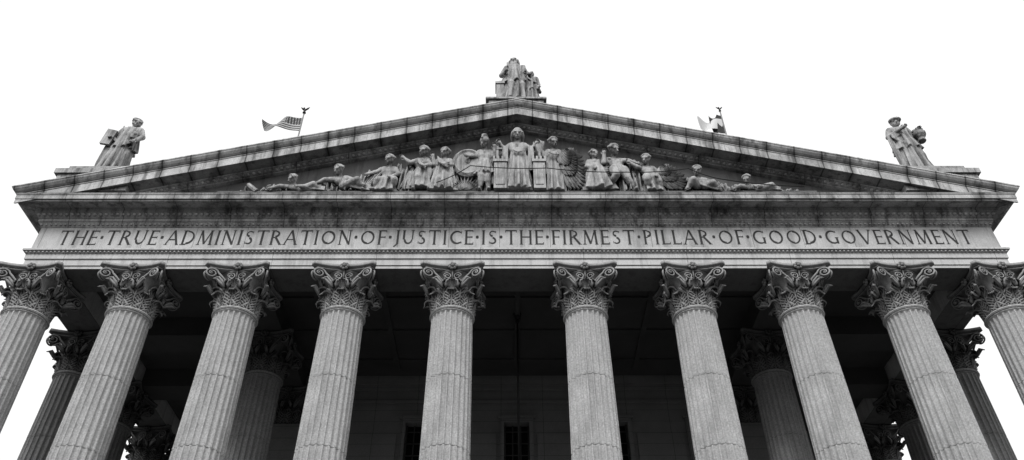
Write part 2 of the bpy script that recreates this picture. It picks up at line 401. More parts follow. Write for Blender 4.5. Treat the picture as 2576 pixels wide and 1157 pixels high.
PM=mb.mesh('pilaster',M_WALL)
for s in (-1,1):
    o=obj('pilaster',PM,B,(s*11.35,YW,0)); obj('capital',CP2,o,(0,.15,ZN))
wf=MB(); f=.2
for (a,b,c,d,y0) in ((-ww-f,-ww,wz0-.2,wz1+.2,-.10),(ww,ww+f,wz0-.2,wz1+.2,-.10),(-ww,ww,wz1-.0,wz1+.2,-.10),(-ww-f-.1,ww+f+.1,wz1+.2,wz1+.34,-.2),(-ww-f,ww+f,wz0-.4,wz0-.2,-.2)):
    wf.box(a,b,y0,.002*1-.005,c,d)
wfm=wf.mesh('window_frame',M_WALL)
wg=MB(); wg.box(-ww,ww,.38,.42,wz0,wz1); wgm=wg.mesh('window_glass',M_GLASS)
wr=MB()
for x in (-.57,-.2,.2,.57): wr.box(x-.03,x+.03,.27,.33,wz0,wz1)
for z in np.arange(wz0+.1,wz1,.62): wr.box(-ww,ww,.24,.268,z-.025,z+.025)
wrm=wr.mesh('window_grille',M_CEIL)
for w in wins:
    o=obj('window',wgm,B,(w,YW,0)); obj('window_frame',wfm,o); obj('window_grille',wrm,o)
dm=MB(); dm.box(-1.0,1.0,-.06,-.004,ZB,ZB+4.2); dm.box(-.04,.04,-.1,-.06,ZB,ZB+4.2)
for zz in (.3,1.6,2.9):
    for s in (-1,1): a,b=sorted((s*.15,s*.9)); dm.box(a,b,-.09,-.06,ZB+zz,ZB+zz+1.1)
dmm=dm.mesh('door',M_IRON)
for w in wins: obj('door',dmm,B,(w,YW,0))
mb=MB(); mb.box(-22,22,-2.2,YB+8,-1.6,ZB)
obj('podium',mb.mesh('podium',M_STEP),B)
mb=MB(); ns=20; 
for i in range(ns): mb.box(-17,17,-2.2-(ns-i)*.42,-2.203,-1.6 if i==0 else -1.6+i*3.5/ns-.0,-1.6+(i+1)*3.5/ns-.002)
for s in (-1,1): a,b=sorted((s*17.01,s*21)); mb.box(a,b,-8,-2.203,-1.6,1.2)
obj('steps',mb.mesh('steps',M_STEP),None,kind='structure')
mb=MB(); mb.box(-17,17,YB+8,YB+40,-1.6,24.0); obj('rear_block',mb.mesh('rear_block',M_WALL),B)
mb=MB(); mb.add([(-600,-600,-1.6),(600,-600,-1.6),(600,600,-1.6),(-600,600,-1.6)],[(0,1,2,3)]); obj('ground',mb.mesh('ground',M_GRND),None,kind='structure')
mb=MB(); mb.box(-40,40,-18,-10.7,-1.596,-1.46); obj('pavement',mb.mesh('pavement',M_PAVE),None,kind='structure')
ln=empty('hanging_lantern',(0,3.9,HC),'black iron lantern hanging on a long rod from the portico ceiling','lantern')
mb=MB(); mb.tube([(0,0,0),(0,0,-7.3)],.045,8); mb.lathe([(.03,-.32),(.12,-.26),(.16,-.12),(.2,0)],12); mb.ell((0,0,-.4),(.11,.11,.11),8,6); obj('rod',mb.mesh('rod',M_IRON,True),ln)
mb=MB(); mb.lathe([(.03,-7.2),(.1,-7.3),(.35,-7.6),(.45,-7.75),(.42,-7.8)],8)
for k in range(8): a=2*pi*k/8; mb.tube([(.42*cos(a),.42*sin(a),-7.75),(.42*cos(a),.42*sin(a),-9.0),(.1*cos(a),.1*sin(a),-9.4)],.03,5)
mb.lathe([(.44,-9.05),(.46,-9.0),(.44,-8.95)],8); obj('lantern_cage',mb.mesh('lantern_cage',M_IRON),ln)
mb=MB(); mb.lathe([(.36,-9.0),(.36,-7.8)],8); obj('lantern_glass',mb.mesh('lantern_glass',M_GLASS),ln)
# ------------------------------------------------------------------ figures
def remesh(mb,name,m,vox,sm=2):
    me=bpy.data.meshes.new('t'); me.from_pydata(mb.v,[],mb.f)
    bm=bmesh.new(); bm.from_mesh(me); bmesh.ops.recalc_face_normals(bm,faces=bm.faces); bm.to_mesh(me); bm.free()
    o=bpy.data.objects.new('t',me); COL.objects.link(o)
    r=o.modifiers.new('r','REMESH'); r.mode='VOXEL'; r.voxel_size=vox; r.use_smooth_shade=True
    if sm: s=o.modifiers.new('s','SMOOTH'); s.iterations=sm; s.factor=.5
    dg=bpy.context.evaluated_depsgraph_get(); dg.update()
    nm=bpy.data.meshes.new_from_object(o.evaluated_get(dg)); nm.name=name
    nm.materials.clear(); nm.materials.append(m)
    bpy.data.objects.remove(o); bpy.data.meshes.remove(me); 
    nm.polygons.foreach_set('use_smooth',[True]*len(nm.polygons)); return nm
def join_mb(me,mb,m):
    bm=bmesh.new(); bm.from_mesh(me); t=bpy.data.meshes.new('t'); t.from_pydata(mb.v,[],mb.f); bm.from_mesh(t)
    bm.to_mesh(me); bm.free(); bpy.data.meshes.remove(t)
    me.polygons.foreach_set('use_smooth',[True]*len(me.polygons)); return me
DEF=dict(head=(0,-.01,.93),neck=(0,0,.855),shL=(-.105,0,.815),shR=(.105,0,.815),elL=(-.15,0,.65),haL=(-.15,-.06,.52),elR=(.15,0,.65),haR=(.15,-.06,.52),
 pelvis=(0,0,.53),knL=(-.055,-.03,.28),ftL=(-.06,0,.03),knR=(.06,-.01,.28),ftR=(.07,0,.03))
def body(h,J,robe=None,beard=False,helm=False,hair='short',turn=0.,crown=False,drapes=(),extra=None,female=False,bulk=1.0):
    mb=MB(); fg=MB(); V={k:Vector(v) for k,v in J.items()}
    hd=V['head']; nk=V['neck']; pv=V['pelvis']
    up=(hd-nk).normalized(); side=(V['shR']-V['shL']); side=(side-up*side.dot(up)); side=side.normalized() if side.length>1e-4 else Vector((1,0,0))
    fw=up.cross(side); 
    if fw.y>0: fw=-fw
    fw=(fw*cos(turn)+side*sin(turn)).normalized(); sd=up.cross(fw)
    Mx=Matrix((sd,-fw,up)).transposed()
    k=h*bulk
    def hp(a,b,c): return hd+sd*a*k+fw*b*k+up*c*k
    mb.ell(hd,(.043*k,.052*k,.060*k),14,10,Mx)
    mb.ell(hp(0,.018,-.028),(.032*k,.036*k,.036*k),10,8,Mx)
    mb.cap(hp(0,.046,.014),.008*k,hp(0,.070,-.012),.011*k,6)
    mb.cap(hp(-.030,.044,.021),.010*k,hp(.030,.044,.021),.010*k,6)
    mb.cap(hp(-.013,.054,-.031),.007*k,hp(.013,.054,-.031),.007*k,6)
    for s in (-1,1): mb.ell(hp(.028*s,.030,-.018),(.014*k,.014*k,.012*k),6,5,Mx)
    mb.ell(hp(0,.046,-.050),(.015*k,.013*k,.012*k),8,6,Mx)
    for s in (-1,1): mb.ell(hp(.045*s,0,-.005),(.007*k,.012*k,.018*k),6,5,Mx)
    if helm:
        mb.ell(hp(0,-.006,.026),(.056*k,.066*k,.056*k),14,8,Mx)
        mb.tube([hp(0,.06,.06),hp(0,.03,.095),hp(0,-.03,.10),hp(0,-.08,.06),hp(0,-.09,.0)],[.01*k,.016*k,.018*k,.016*k,.01*k],8)
    elif hair=='long':
        mb.ell(hp(0,-.020,.022),(.054*k,.054*k,.056*k),14,9,Mx)
        for s in (-1,1): mb.tube([hp(.045*s,.0,.03),hp(.056*s,-.01,-.02),hp(.05*s,-.02,-.08),hp(.06*s,-.01,-.12)],[.018*k,.020*k,.018*k,.012*k],8)
    else:
        mb.ell(hp(0,-.018,.022),(.050*k,.052*k,.051*k),14,9,Mx)
        for i in range(9):
            a=pi*i/8; mb.ell(hp(.05*cos(a),.018-.01*sin(a),.035+.03*sin(a)),(.013*k,)*3,7,5)
        for i in range(8):
            a=2*pi*i/8; mb.ell(hp(.046*cos(a),-.02+.046*sin(a),.03),(.017*k,)*3,7,5)
        if hair=='bun': mb.ell(hp(0,-.07,.02),(.028*k,)*3,8,6)
    if crown:
        for i in range(14): a=2*pi*i/14; mb.ell(hp(.056*cos(a),.056*sin(a),.045),(.018*k,)*3,7,5)
    if beard:
        for s,l in ((-.024,.09),(-.008,.125),(.008,.125),(.024,.09)): mb.tube([hp(s,.045,-.035),hp(s*1.2,.060,-.07),hp(s,.05,-.035-l)],[.016*k,.02*k,.006*k],7)
    mb.cap(nk-up*.02*k,.033*k,hd-up*.03*k,.028*k)
    hv=V['shR']-V['shL']; hs=hv.normalized()*.052*k if hv.length>1e-4 else Vector((.05*k,0,0))
    hL=pv-hs; hR=pv+hs; ch=(V['shL']+V['shR'])*.5
    c1=ch.lerp(pv,.30); w1=ch.lerp(pv,.68)
    for s,S in ((-1,V['shL']),(1,V['shR'])):
        hh=pv+hs*s
        mb.cap(S.lerp(ch,.22),.048*k,c1+hs*s*.75,.060*k); mb.cap(c1+hs*s*.75,.058*k,w1+hs*s*.5,.047*k); mb.cap(w1+hs*s*.5,.047*k,hh,.062*k)
        if female: mb.ell(c1+hs*s*.8+fw*.045*k,(.034*k,)*3,10,7)
        else: mb.ell(c1+hs*s*.7+fw*.03*k+(ch-c1)*.2,(.040*k,.03*k,.030*k),10,7)
    mb.cap(V['shL'],.037*k,V['shR'],.037*k); mb.cap(ch,.05*k,nk,.036*k)
    for a in 'LR':
        S=V['sh'+a];E=V['el'+a];Ha=V['ha'+a]
        mb.cap(S,.045*k,S.lerp(E,.5),.039*k); mb.cap(S.lerp(E,.5),.038*k,E,.030*k); mb.cap(E,.033*k,Ha,.020*k); d=(Ha-E).normalized(); pm=Ha+d*.03*k
        mb.cap(Ha,.020*k,pm,.023*k,8)
        o_=d.cross(Vector((0,1,0))); o_=o_.normalized() if o_.length>.1 else Vector((1,0,0)); n_=d.cross(o_)
        for i,l in enumerate((.034,.040,.038,.030)):
            b0=pm+o_*(i-1.5)*.011*k+d*.008*k; b1=b0+d*l*.5*k+n_*.003*k; b2=b1+d*l*.35*k-n_*.012*k*(1 if n_.y>0 else -1)
            fg.tube([b0,b1,b2],[.0065*k,.006*k,.004*k],6)
        fg.tube([Ha+o_*.018*k,Ha+o_*.032*k+d*.02*k,Ha+o_*.032*k+d*.038*k],[.007*k,.0065*k,.004*k],6)
    for a,hh in (('L',hL),('R',hR)):
        K=V['kn'+a];F=V['ft'+a]
        mb.cap(hh,.064*k,hh.lerp(K,.45),.057*k); mb.cap(hh.lerp(K,.45),.057*k,K,.042*k); mb.cap(K,.040*k,K.lerp(F,.35),.041*k); mb.cap(K.lerp(F,.35),.039*k,F,.023*k)
        toe=F+Vector((.0,-.07*k,-.012*k)) if (F-K).z< -.1*k else F+(F-K).normalized()*.05*k
        mb.cap(F,.024*k,toe,.018*k)
    for rb_ in ([] if not robe else (robe if isinstance(robe,list) else [robe])):
        top,bot,r0,rx,ry,nf=rb_; top=Vector(top);bot=Vector(bot); R=[]; NN=110
        ph=rng.rand(6)*6.28
        for i in range(20):
            q=i/19; c=top.lerp(bot,q); a_=r0[0]+(rx-r0[0])*q**.8; b_=r0[1]+(ry-r0[1])*q**.8; row=[]
            for j in range(NN):
                f=2*pi*j/NN
                am=(.10+.20*q)
                fl=1+am*(abs(sin(nf*.5*f+ph[0]+.8*q+.35*sin(3*f+ph[2])))**.8*1.7-1.1)+am*.4*sin(nf*1.3*f+ph[1]-1.6*q)
                row.append((c.x+a_*cos(f)*fl,c.y+b_*sin(f)*fl,c.z))
            R.append(row)
        mb.rings(R)
    for pts,r in drapes:
        n=len(pts); mb.tube(pts,[r*(.5 if i in(0,n-1) else 1) for i in range(n)],8)
    if extra: extra(mb)
    return mb,fg
def folds(p0,p1,sag,n,spread,r):
    out=[];p0=Vector(p0);p1=Vector(p1);sp=Vector(spread)
    for i in range(n):
        o=sp*(i-(n-1)/2)*1.25; pts=[p0+o*.7+ (p1-p0)*q+o*.3*q+Vector((0,-.07,-sag*(1+.25*i)*4*q*(1-q))) for q in np.linspace(0,1,7)]
        out.append((pts,r*.85))
    return out
def std(h,**kw):
    J={k:Vector(v)*h for k,v in DEF.items()}
    for k,v in kw.items(): J[k]=Vector(v)*h
    return J
def pedestal(x0,x1,x2,x3,zlow,yf=.62,t1=.22,t2=.5):
    mb=MB(); mb.box(x0,x1,-yf,yf+.4,-t1,0); mb.box(x2,x3,-yf-.1,yf+.5,-t2,-t1-.003); mb.box(x2+.15,x3-.15,-yf,yf+.4,zlow,-t2-.003)
    return mb.mesh('pedestal',M_STA)
h=3.7
s1=empty('statue',(-18.35,-1.0,25.62),'stone statue of robed woman holding a tablet','statue','statues on the pediment')
J=std(h,head=(.045,-.02,.93),neck=(.03,0,.855),shL=(-.08,0,.815),shR=(.125,0,.81),elL=(-.17,.0,.68),haL=(-.15,-.08,.60),elR=(.20,-.02,.67),haR=(.165,-.10,.52),pelvis=(.0,0,.53),knL=(-.07,-.07,.28),ftL=(-.09,-.05,.03))
dr=folds((-.07*h,-.22,.82*h),(.14*h,-.27,.62*h),.12,4,(0,0,.07),.04)+folds((-.14*h,-.25,.62*h),(.14*h,-.30,.52*h),.2,4,(0,0,.08),.045)+folds((-.16*h,-.12,.62*h),(-.18*h,-.1,.12*h),0,4,(.07,0,0),.05)
mb,fg=body(h,J,robe=[((.01*h,0,.66*h),(-.03*h,0,0),(.10*h,.08*h),.175*h,.13*h,11),((.02*h,0,.83*h),(.0,0,.42*h),(.09*h,.07*h),.165*h,.11*h,9)],hair='bun',turn=.6,drapes=dr,female=True,bulk=1.12)
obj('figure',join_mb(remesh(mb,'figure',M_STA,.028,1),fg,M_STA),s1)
mb=MB(); mb.add([(-.92,-.42,1.75),(-.45,-.42,1.65),(-.36,-.40,2.6),(-.84,-.40,2.75),(-.92,-.30,1.75),(-.45,-.30,1.65),(-.36,-.28,2.6),(-.84,-.28,2.75)],[(0,1,2,3),(7,6,5,4),(0,4,5,1),(1,5,6,2),(2,6,7,3),(3,7,4,0)])
obj('tablet',mb.mesh('tablet',M_STA),s1); obj('pedestal',pedestal(-1.55,1.1,-2.05,1.5,-1.5),s1)
s3=empty('statue',(18.3,-1.0,25.62),'stone statue of robed woman with flower crown and urn','statue','statues on the pediment')
J=std(h,head=(-.015,-.02,.935),neck=(-.015,0,.86),shL=(-.125,0,.81),shR=(.085,0,.82),elL=(-.19,-.02,.67),haL=(-.05,-.13,.72),elR=(.17,.0,.68),haR=(.18,-.08,.72),knR=(.09,-.07,.28),ftR=(.10,-.05,.03))
dr=folds((.04*h,-.22,.83*h),(-.17*h,-.25,.62*h),.1,4,(0,0,.07),.04)+folds((-.19*h,-.22,.64*h),(.12*h,-.28,.46*h),.16,4,(0,0,.08),.045)+folds((-.20*h,-.1,.66*h),(-.17*h,-.05,.1*h),0,4,(.07,0,0),.05)
def urn(mb):
    mb.lathe([(.12,0),(.20,.06),(.16,.2),(.30,.42),(.32,.55),(.22,.6)],14,(.70,-.22,.54*h))
    for i in range(14): a=i*2.4; mb.ell((.70+.17*cos(a),-.22+.15*sin(a),.54*h+.64+.08*(i%3)),(.11,.11,.11),8,6)
mb,fg=body(h,J,robe=[((-.01*h,0,.66*h),(.02*h,0,0),(.10*h,.08*h),.165*h,.13*h,12),((-.02*h,0,.83*h),(.0,0,.42*h),(.09*h,.07*h),.165*h,.11*h,9)],hair='short',crown=True,turn=-.3,drapes=dr,female=True,extra=urn,bulk=1.12)
obj('figure',join_mb(remesh(mb,'figure',M_STA,.028,1),fg,M_STA),s3); obj('pedestal',pedestal(-1.1,1.7,-1.5,2.25,-1.5),s3)
h=3.72
s2=empty('statue',(0,-1.0,30.42),'stone statue of bearded robed lawgiver with a child','statue','statues on the pediment')
J=std(h,head=(-.03,-.02,.935),neck=(-.025,0,.86),shL=(-.125,0,.81),shR=(.085,0,.81),elL=(-.20,.0,.66),haL=(-.15,-.14,.56),elR=(.14,-.02,.69),haR=(.17,-.06,.62),knL=(-.07,-.12,.34),ftL=(-.08,-.08,.05),knR=(.08,-.1,.33),ftR=(.08,-.06,.05),pelvis=(-.01,0,.52))
dr=folds((-.13*h,-.22,.84*h),(.14*h,-.27,.58*h),.15,5,(0,0,.07),.045)+folds((-.18*h,-.26,.6*h),(.12*h,-.34,.45*h),.2,5,(0,0,.08),.05)+folds((.10*h,-.2,.8*h),(.13*h,-.2,.3*h),0,4,(.06,0,0),.05)
mb,fg=body(h,J,robe=[((-.01*h,0,.66*h),(-.03*h,-.05,0),(.12*h,.09*h),.185*h,.15*h,11),((-.02*h,0,.83*h),(-.02*h,-.02,.40*h),(.10*h,.08*h),.19*h,.13*h,9)],hair='long',beard=True,turn=-.15,drapes=dr,bulk=1.12)
obj('figure',join_mb(remesh(mb,'figure',M_STA,.028,1),fg,M_STA),s2)
hc=2.65; J=std(hc,elL=(-.16,-.02,.7),haL=(-.12,-.12,.8)); 
mb,fg=body(hc,J,robe=[((0,0,.66*hc),(0,0,0),(.10*hc,.08*hc),.16*hc,.14*hc,9),((0,0,.82*hc),(0,0,.4*hc),(.09*hc,.07*hc),.16*hc,.12*hc,8)],hair='bun',turn=-.4,drapes=folds((-.1*hc,-.2,.8*hc),(.12*hc,-.22,.6*hc),.1,3,(0,0,.06),.03),female=False,bulk=1.15)
obj('child_figure',join_mb(remesh(mb,'child_figure',M_STA,.028,1),fg,M_STA),s2,(.74,.0,0))
mb=MB(); mb.box(-1.0,-.62,-.35,.25,0,1.35); mb.box(-1.05,-.58,-.4,.3,1.353,1.5); mb.ell((-.81,-.05,1.55),(.24,.3,.22),12,8)
obj('stele',mb.mesh('stele',M_STA),s2); obj('pedestal',pedestal(-1.2,1.2,-1.5,1.45,-.9,t1=.10,t2=.22),s2)
# ---- pediment relief
def rp(u,v,d=0): return Vector(((u-1295)/54.9, YF-.26-d*1.2, 24.50+(475-v)/38.2))
def rfig(h,J,robe=None,**kw):
    JJ={}
    for k,v in J.items(): JJ[k]=rp(v[0],v[1],v[2] if len(v)>2 else 0)
    if robe:
        t,b,r0,rx,nf=robe; robe=(rp(*t),rp(*b),(r0*1.15,r0*.85),rx*1.25,rx*.8,nf)
    dr=[]
    for (a,b,sag,n,sp,r) in kw.pop('dr',()): dr+=folds(rp(*a),rp(*b),sag,n,(sp[0],0,sp[1]),r)
    mb,fg=body(h,JJ,robe=robe,drapes=dr,bulk=1.22,**kw)
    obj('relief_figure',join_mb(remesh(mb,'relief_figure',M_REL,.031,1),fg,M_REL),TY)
D_=dict
rfig(3.7,D_(head=(1296,339,.2),neck=(1296,352),shL=(1279,362),shR=(1313,362),elL=(1263,376,.1),haL=(1254,368,.2),elR=(1330,376,.1),haR=(1340,368,.2),pelvis=(1297,410),knL=(1288,440,.1),ftL=(1286,472),knR=(1306,440,.1),ftR=(1306,472)),
  robe=((1297,375,.05),(1297,477,.1),.30,.48,12),hair='long',female=True,turn=0,dr=[((1265,372,.2),(1264,430,.1),0,4,(.07,0),.05),((1329,372,.2),(1330,430,.1),0,4,(.07,0),.05),((1282,385,.35),(1312,385,.35),.18,3,(0,.09),.035)])
rfig(3.2,D_(head=(1212,362,.2),neck=(1213,372),shL=(1200,379),shR=(1227,379),elL=(1188,393,.1),haL=(1172,398,.25),elR=(1237,393,.1),haR=(1237,378,.25),pelvis=(1213,417),knL=(1206,443,.15),ftL=(1202,472),knR=(1221,443,.1),ftR=(1225,472)),
  robe=((1213,400),(1213,436,.05),.26,.36,14),helm=True,turn=-.5,dr=[((1232,378,0),(1236,460,0),0,3,(.08,0),.05)])
rfig(3.2,D_(head=(1113,385,.15),neck=(1112,395),shL=(1098,401),shR=(1126,401),elL=(1088,414,.1),haL=(1084,400,.2),elR=(1133,415,.1),haR=(1116,422,.3),pelvis=(1112,433),knL=(1104,452,.2),ftL=(1098,472),knR=(1120,452,.1),ftR=(1124,472)),
  robe=((1111,413),(1112,477,.05),.28,.50,11),hair='bun',female=True,turn=-.6,dr=[((1095,405,.25),(1130,425,.3),.1,4,(0,.1),.04),((1090,410,0),(1090,468,0),0,3,(.08,0),.05),((1128,415,.1),(1138,470,0),0,3,(.08,0),.05)])
rfig(3.3,D_(head=(1060,384,.2),neck=(1058,394),shL=(1044,401),shR=(1070,399),elL=(1028,411,.15),haL=(1014,403,.2),elR=(1080,414,.1),haR=(1066,424,.3),pelvis=(1062,428),knL=(1050,448,.2),ftL=(1042,472),knR=(1074,450,.1),ftR=(1080,472)),
  robe=((1060,418),(1060,470,.0),.26,.44,12),turn=-.7,dr=[((1045,405,.2),(1072,430,.3),.1,3,(0,.1),.04),((1040,425,0),(1022,472,0),0,5,(.12,0),.06)])
rfig(3.1,D_(head=(977,405,.2),neck=(976,416),shL=(963,421),shR=(990,421),elL=(948,431,.1),haL=(930,440,.2),elR=(1002,436,.1),haR=(988,448,.25),pelvis=(975,448),knL=(952,455,.2),ftL=(946,473),knR=(996,458,.3),ftR=(990,474)),
  robe=((976,446),(972,477,0),.3,.42,9),turn=-.7)
rfig(3.1,D_(head=(855,430,.2),neck=(858,440),shL=(846,446),shR=(874,443),elL=(825,454,.2),haL=(804,464,.2),elR=(897,452,.1),haR=(916,464,.2),pelvis=(882,461),knL=(906,458,.3),ftL=(920,473),knR=(925,465,.1),ftR=(950,474)),turn=-.8,
  dr=[((870,458,.1),(940,470,.1),.05,4,(0,.09),.05)])
rfig(2.8,D_(head=(747,452,.2),neck=(750,460),shL=(738,464),shR=(765,464),elL=(720,469,.2),haL=(702,473,.2),elR=(778,470,.2),haR=(768,474,.3),pelvis=(782,470),knL=(800,464,.2),ftL=(815,474),knR=(812,469,.1),ftR=(832,475)),turn=-.8,
  dr=[((770,466,.1),(830,472,.1),.03,3,(0,.08),.05)])
rfig(3.2,D_(head=(1386,361,.2),neck=(1386,371),shL=(1372,378),shR=(1400,378),elL=(1360,392,.1),haL=(1356,378,.2),elR=(1408,394,.1),haR=(1404,410,.2),pelvis=(1386,415),knL=(1380,443,.1),ftL=(1378,472),knR=(1394,443,.1),ftR=(1396,472)),
  robe=((1386,392),(1386,477,0),.25,.40,11),hair='bun',female=True,turn=.5,dr=[((1370,388,.3),(1402,392,.3),.12,3,(0,.1),.035),((1366,385,.1),(1364,440,.1),0,2,(.07,0),.04)])
rfig(3.0,D_(head=(1488,387,.1),neck=(1489,397),shL=(1476,403),shR=(1503,403),elL=(1468,418,.1),haL=(1480,425,.2),elR=(1512,418),haR=(1520,410,.1),pelvis=(1490,432),knL=(1482,452,.1),ftL=(1478,472),knR=(1500,452,.1),ftR=(1505,472)),
  robe=((1490,412),(1496,474,0),.3,.55,9),hair='short',turn=.6,dr=[((1470,410,.1),(1525,430,.1),.15,5,(0,.12),.05),((1470,430,.1),(1535,462,0),.1,4,(0,.12),.05)])
rfig(3.4,D_(head=(1538,382,.25),neck=(1538,393),shL=(1523,399),shR=(1553,401),elL=(1510,413,.2),haL=(1512,397,.3),elR=(1572,409,.2),haR=(1590,414,.2),pelvis=(1546,428,.1),knL=(1536,449,.35),ftL=(1512,466),knR=(1564,450,.2),ftR=(1582,473)),turn=.7)
rfig(3.1,D_(head=(1617,404,.2),neck=(1618,414),shL=(1606,420),shR=(1632,420),elL=(1592,424,.2),haL=(1576,416,.25),elR=(1643,433,.1),haR=(1636,446,.25),pelvis=(1624,445,.1),knL=(1610,458,.3),ftL=(1614,473),knR=(1640,459,.2),ftR=(1642,473)),
  robe=((1624,443),(1628,477,0),.26,.36,9),turn=-.6)
rfig(3.0,D_(head=(1738,432,.2),neck=(1737,442),shL=(1725,446),shR=(1751,447),elL=(1716,459,.2),haL=(1708,470,.2),elR=(1764,459,.2),haR=(1776,469,.2),pelvis=(1742,464,.1),knL=(1722,460,.35),ftL=(1706,473),knR=(1768,465,.3),ftR=(1792,474)),turn=-.3,
  dr=[((1735,462,.2),(1790,472,.1),.03,4,(0,.09),.05)])
rfig(2.8,D_(head=(1856,453,.2),neck=(1862,460),shL=(1850,464),shR=(1876,464),elL=(1836,469,.2),haL=(1822,474,.2),elR=(1884,470,.2),haR=(1872,475,.3),pelvis=(1892,470),knL=(1912,467,.2),ftL=(1930,474),knR=(1918,471,.1),ftR=(1942,475)),turn=-.5,
  dr=[((1880,466,.1),(1935,473,.1),.02,3,(0,.07),.05)])
def relief(name,fn):
    mb=MB(); fn(mb); obj(name,mb.mesh(name,M_REL,False),TY)
def shield(mb):
    c=rp(1171,405,.0)
    for r0,r1,d0,d1 in ((0.02,.52,.16,.10),(.52,.60,.10,.16),(.60,.72,.16,.06)):
        mb.grid([[c+Vector((r*cos(2*pi*j/40),-d,r*sin(2*pi*j/40)*1.25)) for j in range(40)] for r,d in ((r0,d0),(r1,d1))],False,True)
    mb.grid([[c+Vector((.72*cos(2*pi*j/40),-d,.72*sin(2*pi*j/40)*1.25)) for j in range(40)] for d in (.06,-.2)],False,True)
    mb.ell(c+Vector((0,-.16,0)),(.12,.06,.15),12,8)
relief('shield',shield)
def blk(u0,u1):
    def f(mb):
        a=rp(u0,475);b=rp(u1,415); mb.box(a.x,b.x,YF-.62,YF-.05,24.44,b.z)
        mb.box(a.x-.05,b.x+.05,YF-.67,YF-.05,b.z+.002,b.z+.16); n=4; w=(b.x-a.x+.1)/(2*n-1)
        for i in range(n): mb.box(a.x-.05+2*i*w,a.x-.05+(2*i+1)*w,YF-.67,YF-.3,b.z+.162,b.z+.34)
        mb.box(a.x+.08,b.x-.08,YF-.65,YF-.622,24.65,b.z-.2)
    return f
relief('castle_block',blk(1237,1268)); relief('castle_block',blk(1334,1363))
def sword(mb):
    x=rp(1245,0).x; y=YF-.5
    mb.box(x-.05,x+.05,y-.03,y+.03,rp(0,410).z,rp(0,362).z); mb.box(x-.24,x+.24,y-.05,y+.05,rp(0,380).z,rp(0,376).z); mb.ell((x,y,rp(0,358).z),(.09,.08,.1),10,6)
relief('sword',sword)
def torch(mb):
    x=rp(1351,0).x; y=YF-.5; mb.lathe([(.05,0),(.08,.5),(.2,.9),(.22,1.0),(.1,1.05)],10,(x,y,rp(0,410).z)); 
    for i in range(5): mb.tube([(x+.07*(i-2),y,rp(0,410).z+1.0),(x+.09*(i-2)+.03,y-.03,rp(0,410).z+1.25),(x+.05*(i-2),y,rp(0,410).z+1.5-.07*abs(i-2))],[.06,.07,.015],6)
relief('torch',torch)
def wing(root,tips,n):
    def f(mb):
        r=rp(*root)
        for layer,(ll,dy) in enumerate(((1.0,0),(.66,-.09),(.40,-.17))):
            for i in range(n):
                q=i/(n-1); k=q*(len(tips)-1); a=int(min(k,len(tips)-2)); t=rp(*tips[a]).lerp(rp(*tips[a+1]),k-a)
                s=r+(rp(*tips[0])-r)*(.45*(1-q)**2); t=s+(t-s)*ll; s=s+Vector((0,-.003*i+dy,0)); t=t+Vector((0,-.003*i+dy,0)); d=(t-s); nn=Vector((-d.z,0,d.x)).normalized(); P=[]
                L=8
                for m in range(L):
                    u=m/(L-1); c=s+d*u+nn*.14*sin(pi*u)*(-1); w=.105*(.5+.8*sin(pi*min(.92,u*.8+.15)))*(1 if u<.9 else .45)
                    P.append([c-nn*w+Vector((0,.05,0)),c+Vector((0,-.05-.03*(i%2),0)),c+nn*w+Vector((0,.05,0))])
                mb.grid(P)
    return f
relief('wing',wing((1404,388,.1),[(1438,370,.1),(1458,386,.1),(1463,410,.1),(1462,435,.1),(1460,458,.1),(1448,474,.1),(1425,474,.1)],15))
relief('wing',wing((1645,428,.1),[(1672,412,.1),(1692,420,.1),(1706,438,.1),(1712,458,.1),(1700,473,.1),(1672,474,.1)],13))
def bush(mb):
    for s in range(2):
        for i in range(13):
            a=math.radians(15+150*i/12); L=.85 if s==0 else .55
            b=rp(1165,474,.1+.05*s); t=b+Vector((cos(a)*L,0,sin(a)*L)); n=Vector((-sin(a),0,cos(a)))
            P=[]
            for m in range(5): u=m/4; c=b.lerp(t,u); w=.08*sin(pi*min(u+.12,1)); P.append([c-n*w,c+Vector((0,-.05,0)),c+n*w])
            mb.grid(P)
relief('laurel_bush',bush)
def rays(mb):
    for i in range(7):
        a=rp(905+i*5,462,.02*i); b=rp(895+i*14,438-i*5,.0); 
        b.z=min(b.z,rz(b.x,-1.25)); mb.tube([a,a.lerp(b,.5)+Vector((.02,-.05,.03)),b],[.05,.06,.03],6)
relief('plough_sheaf',rays)
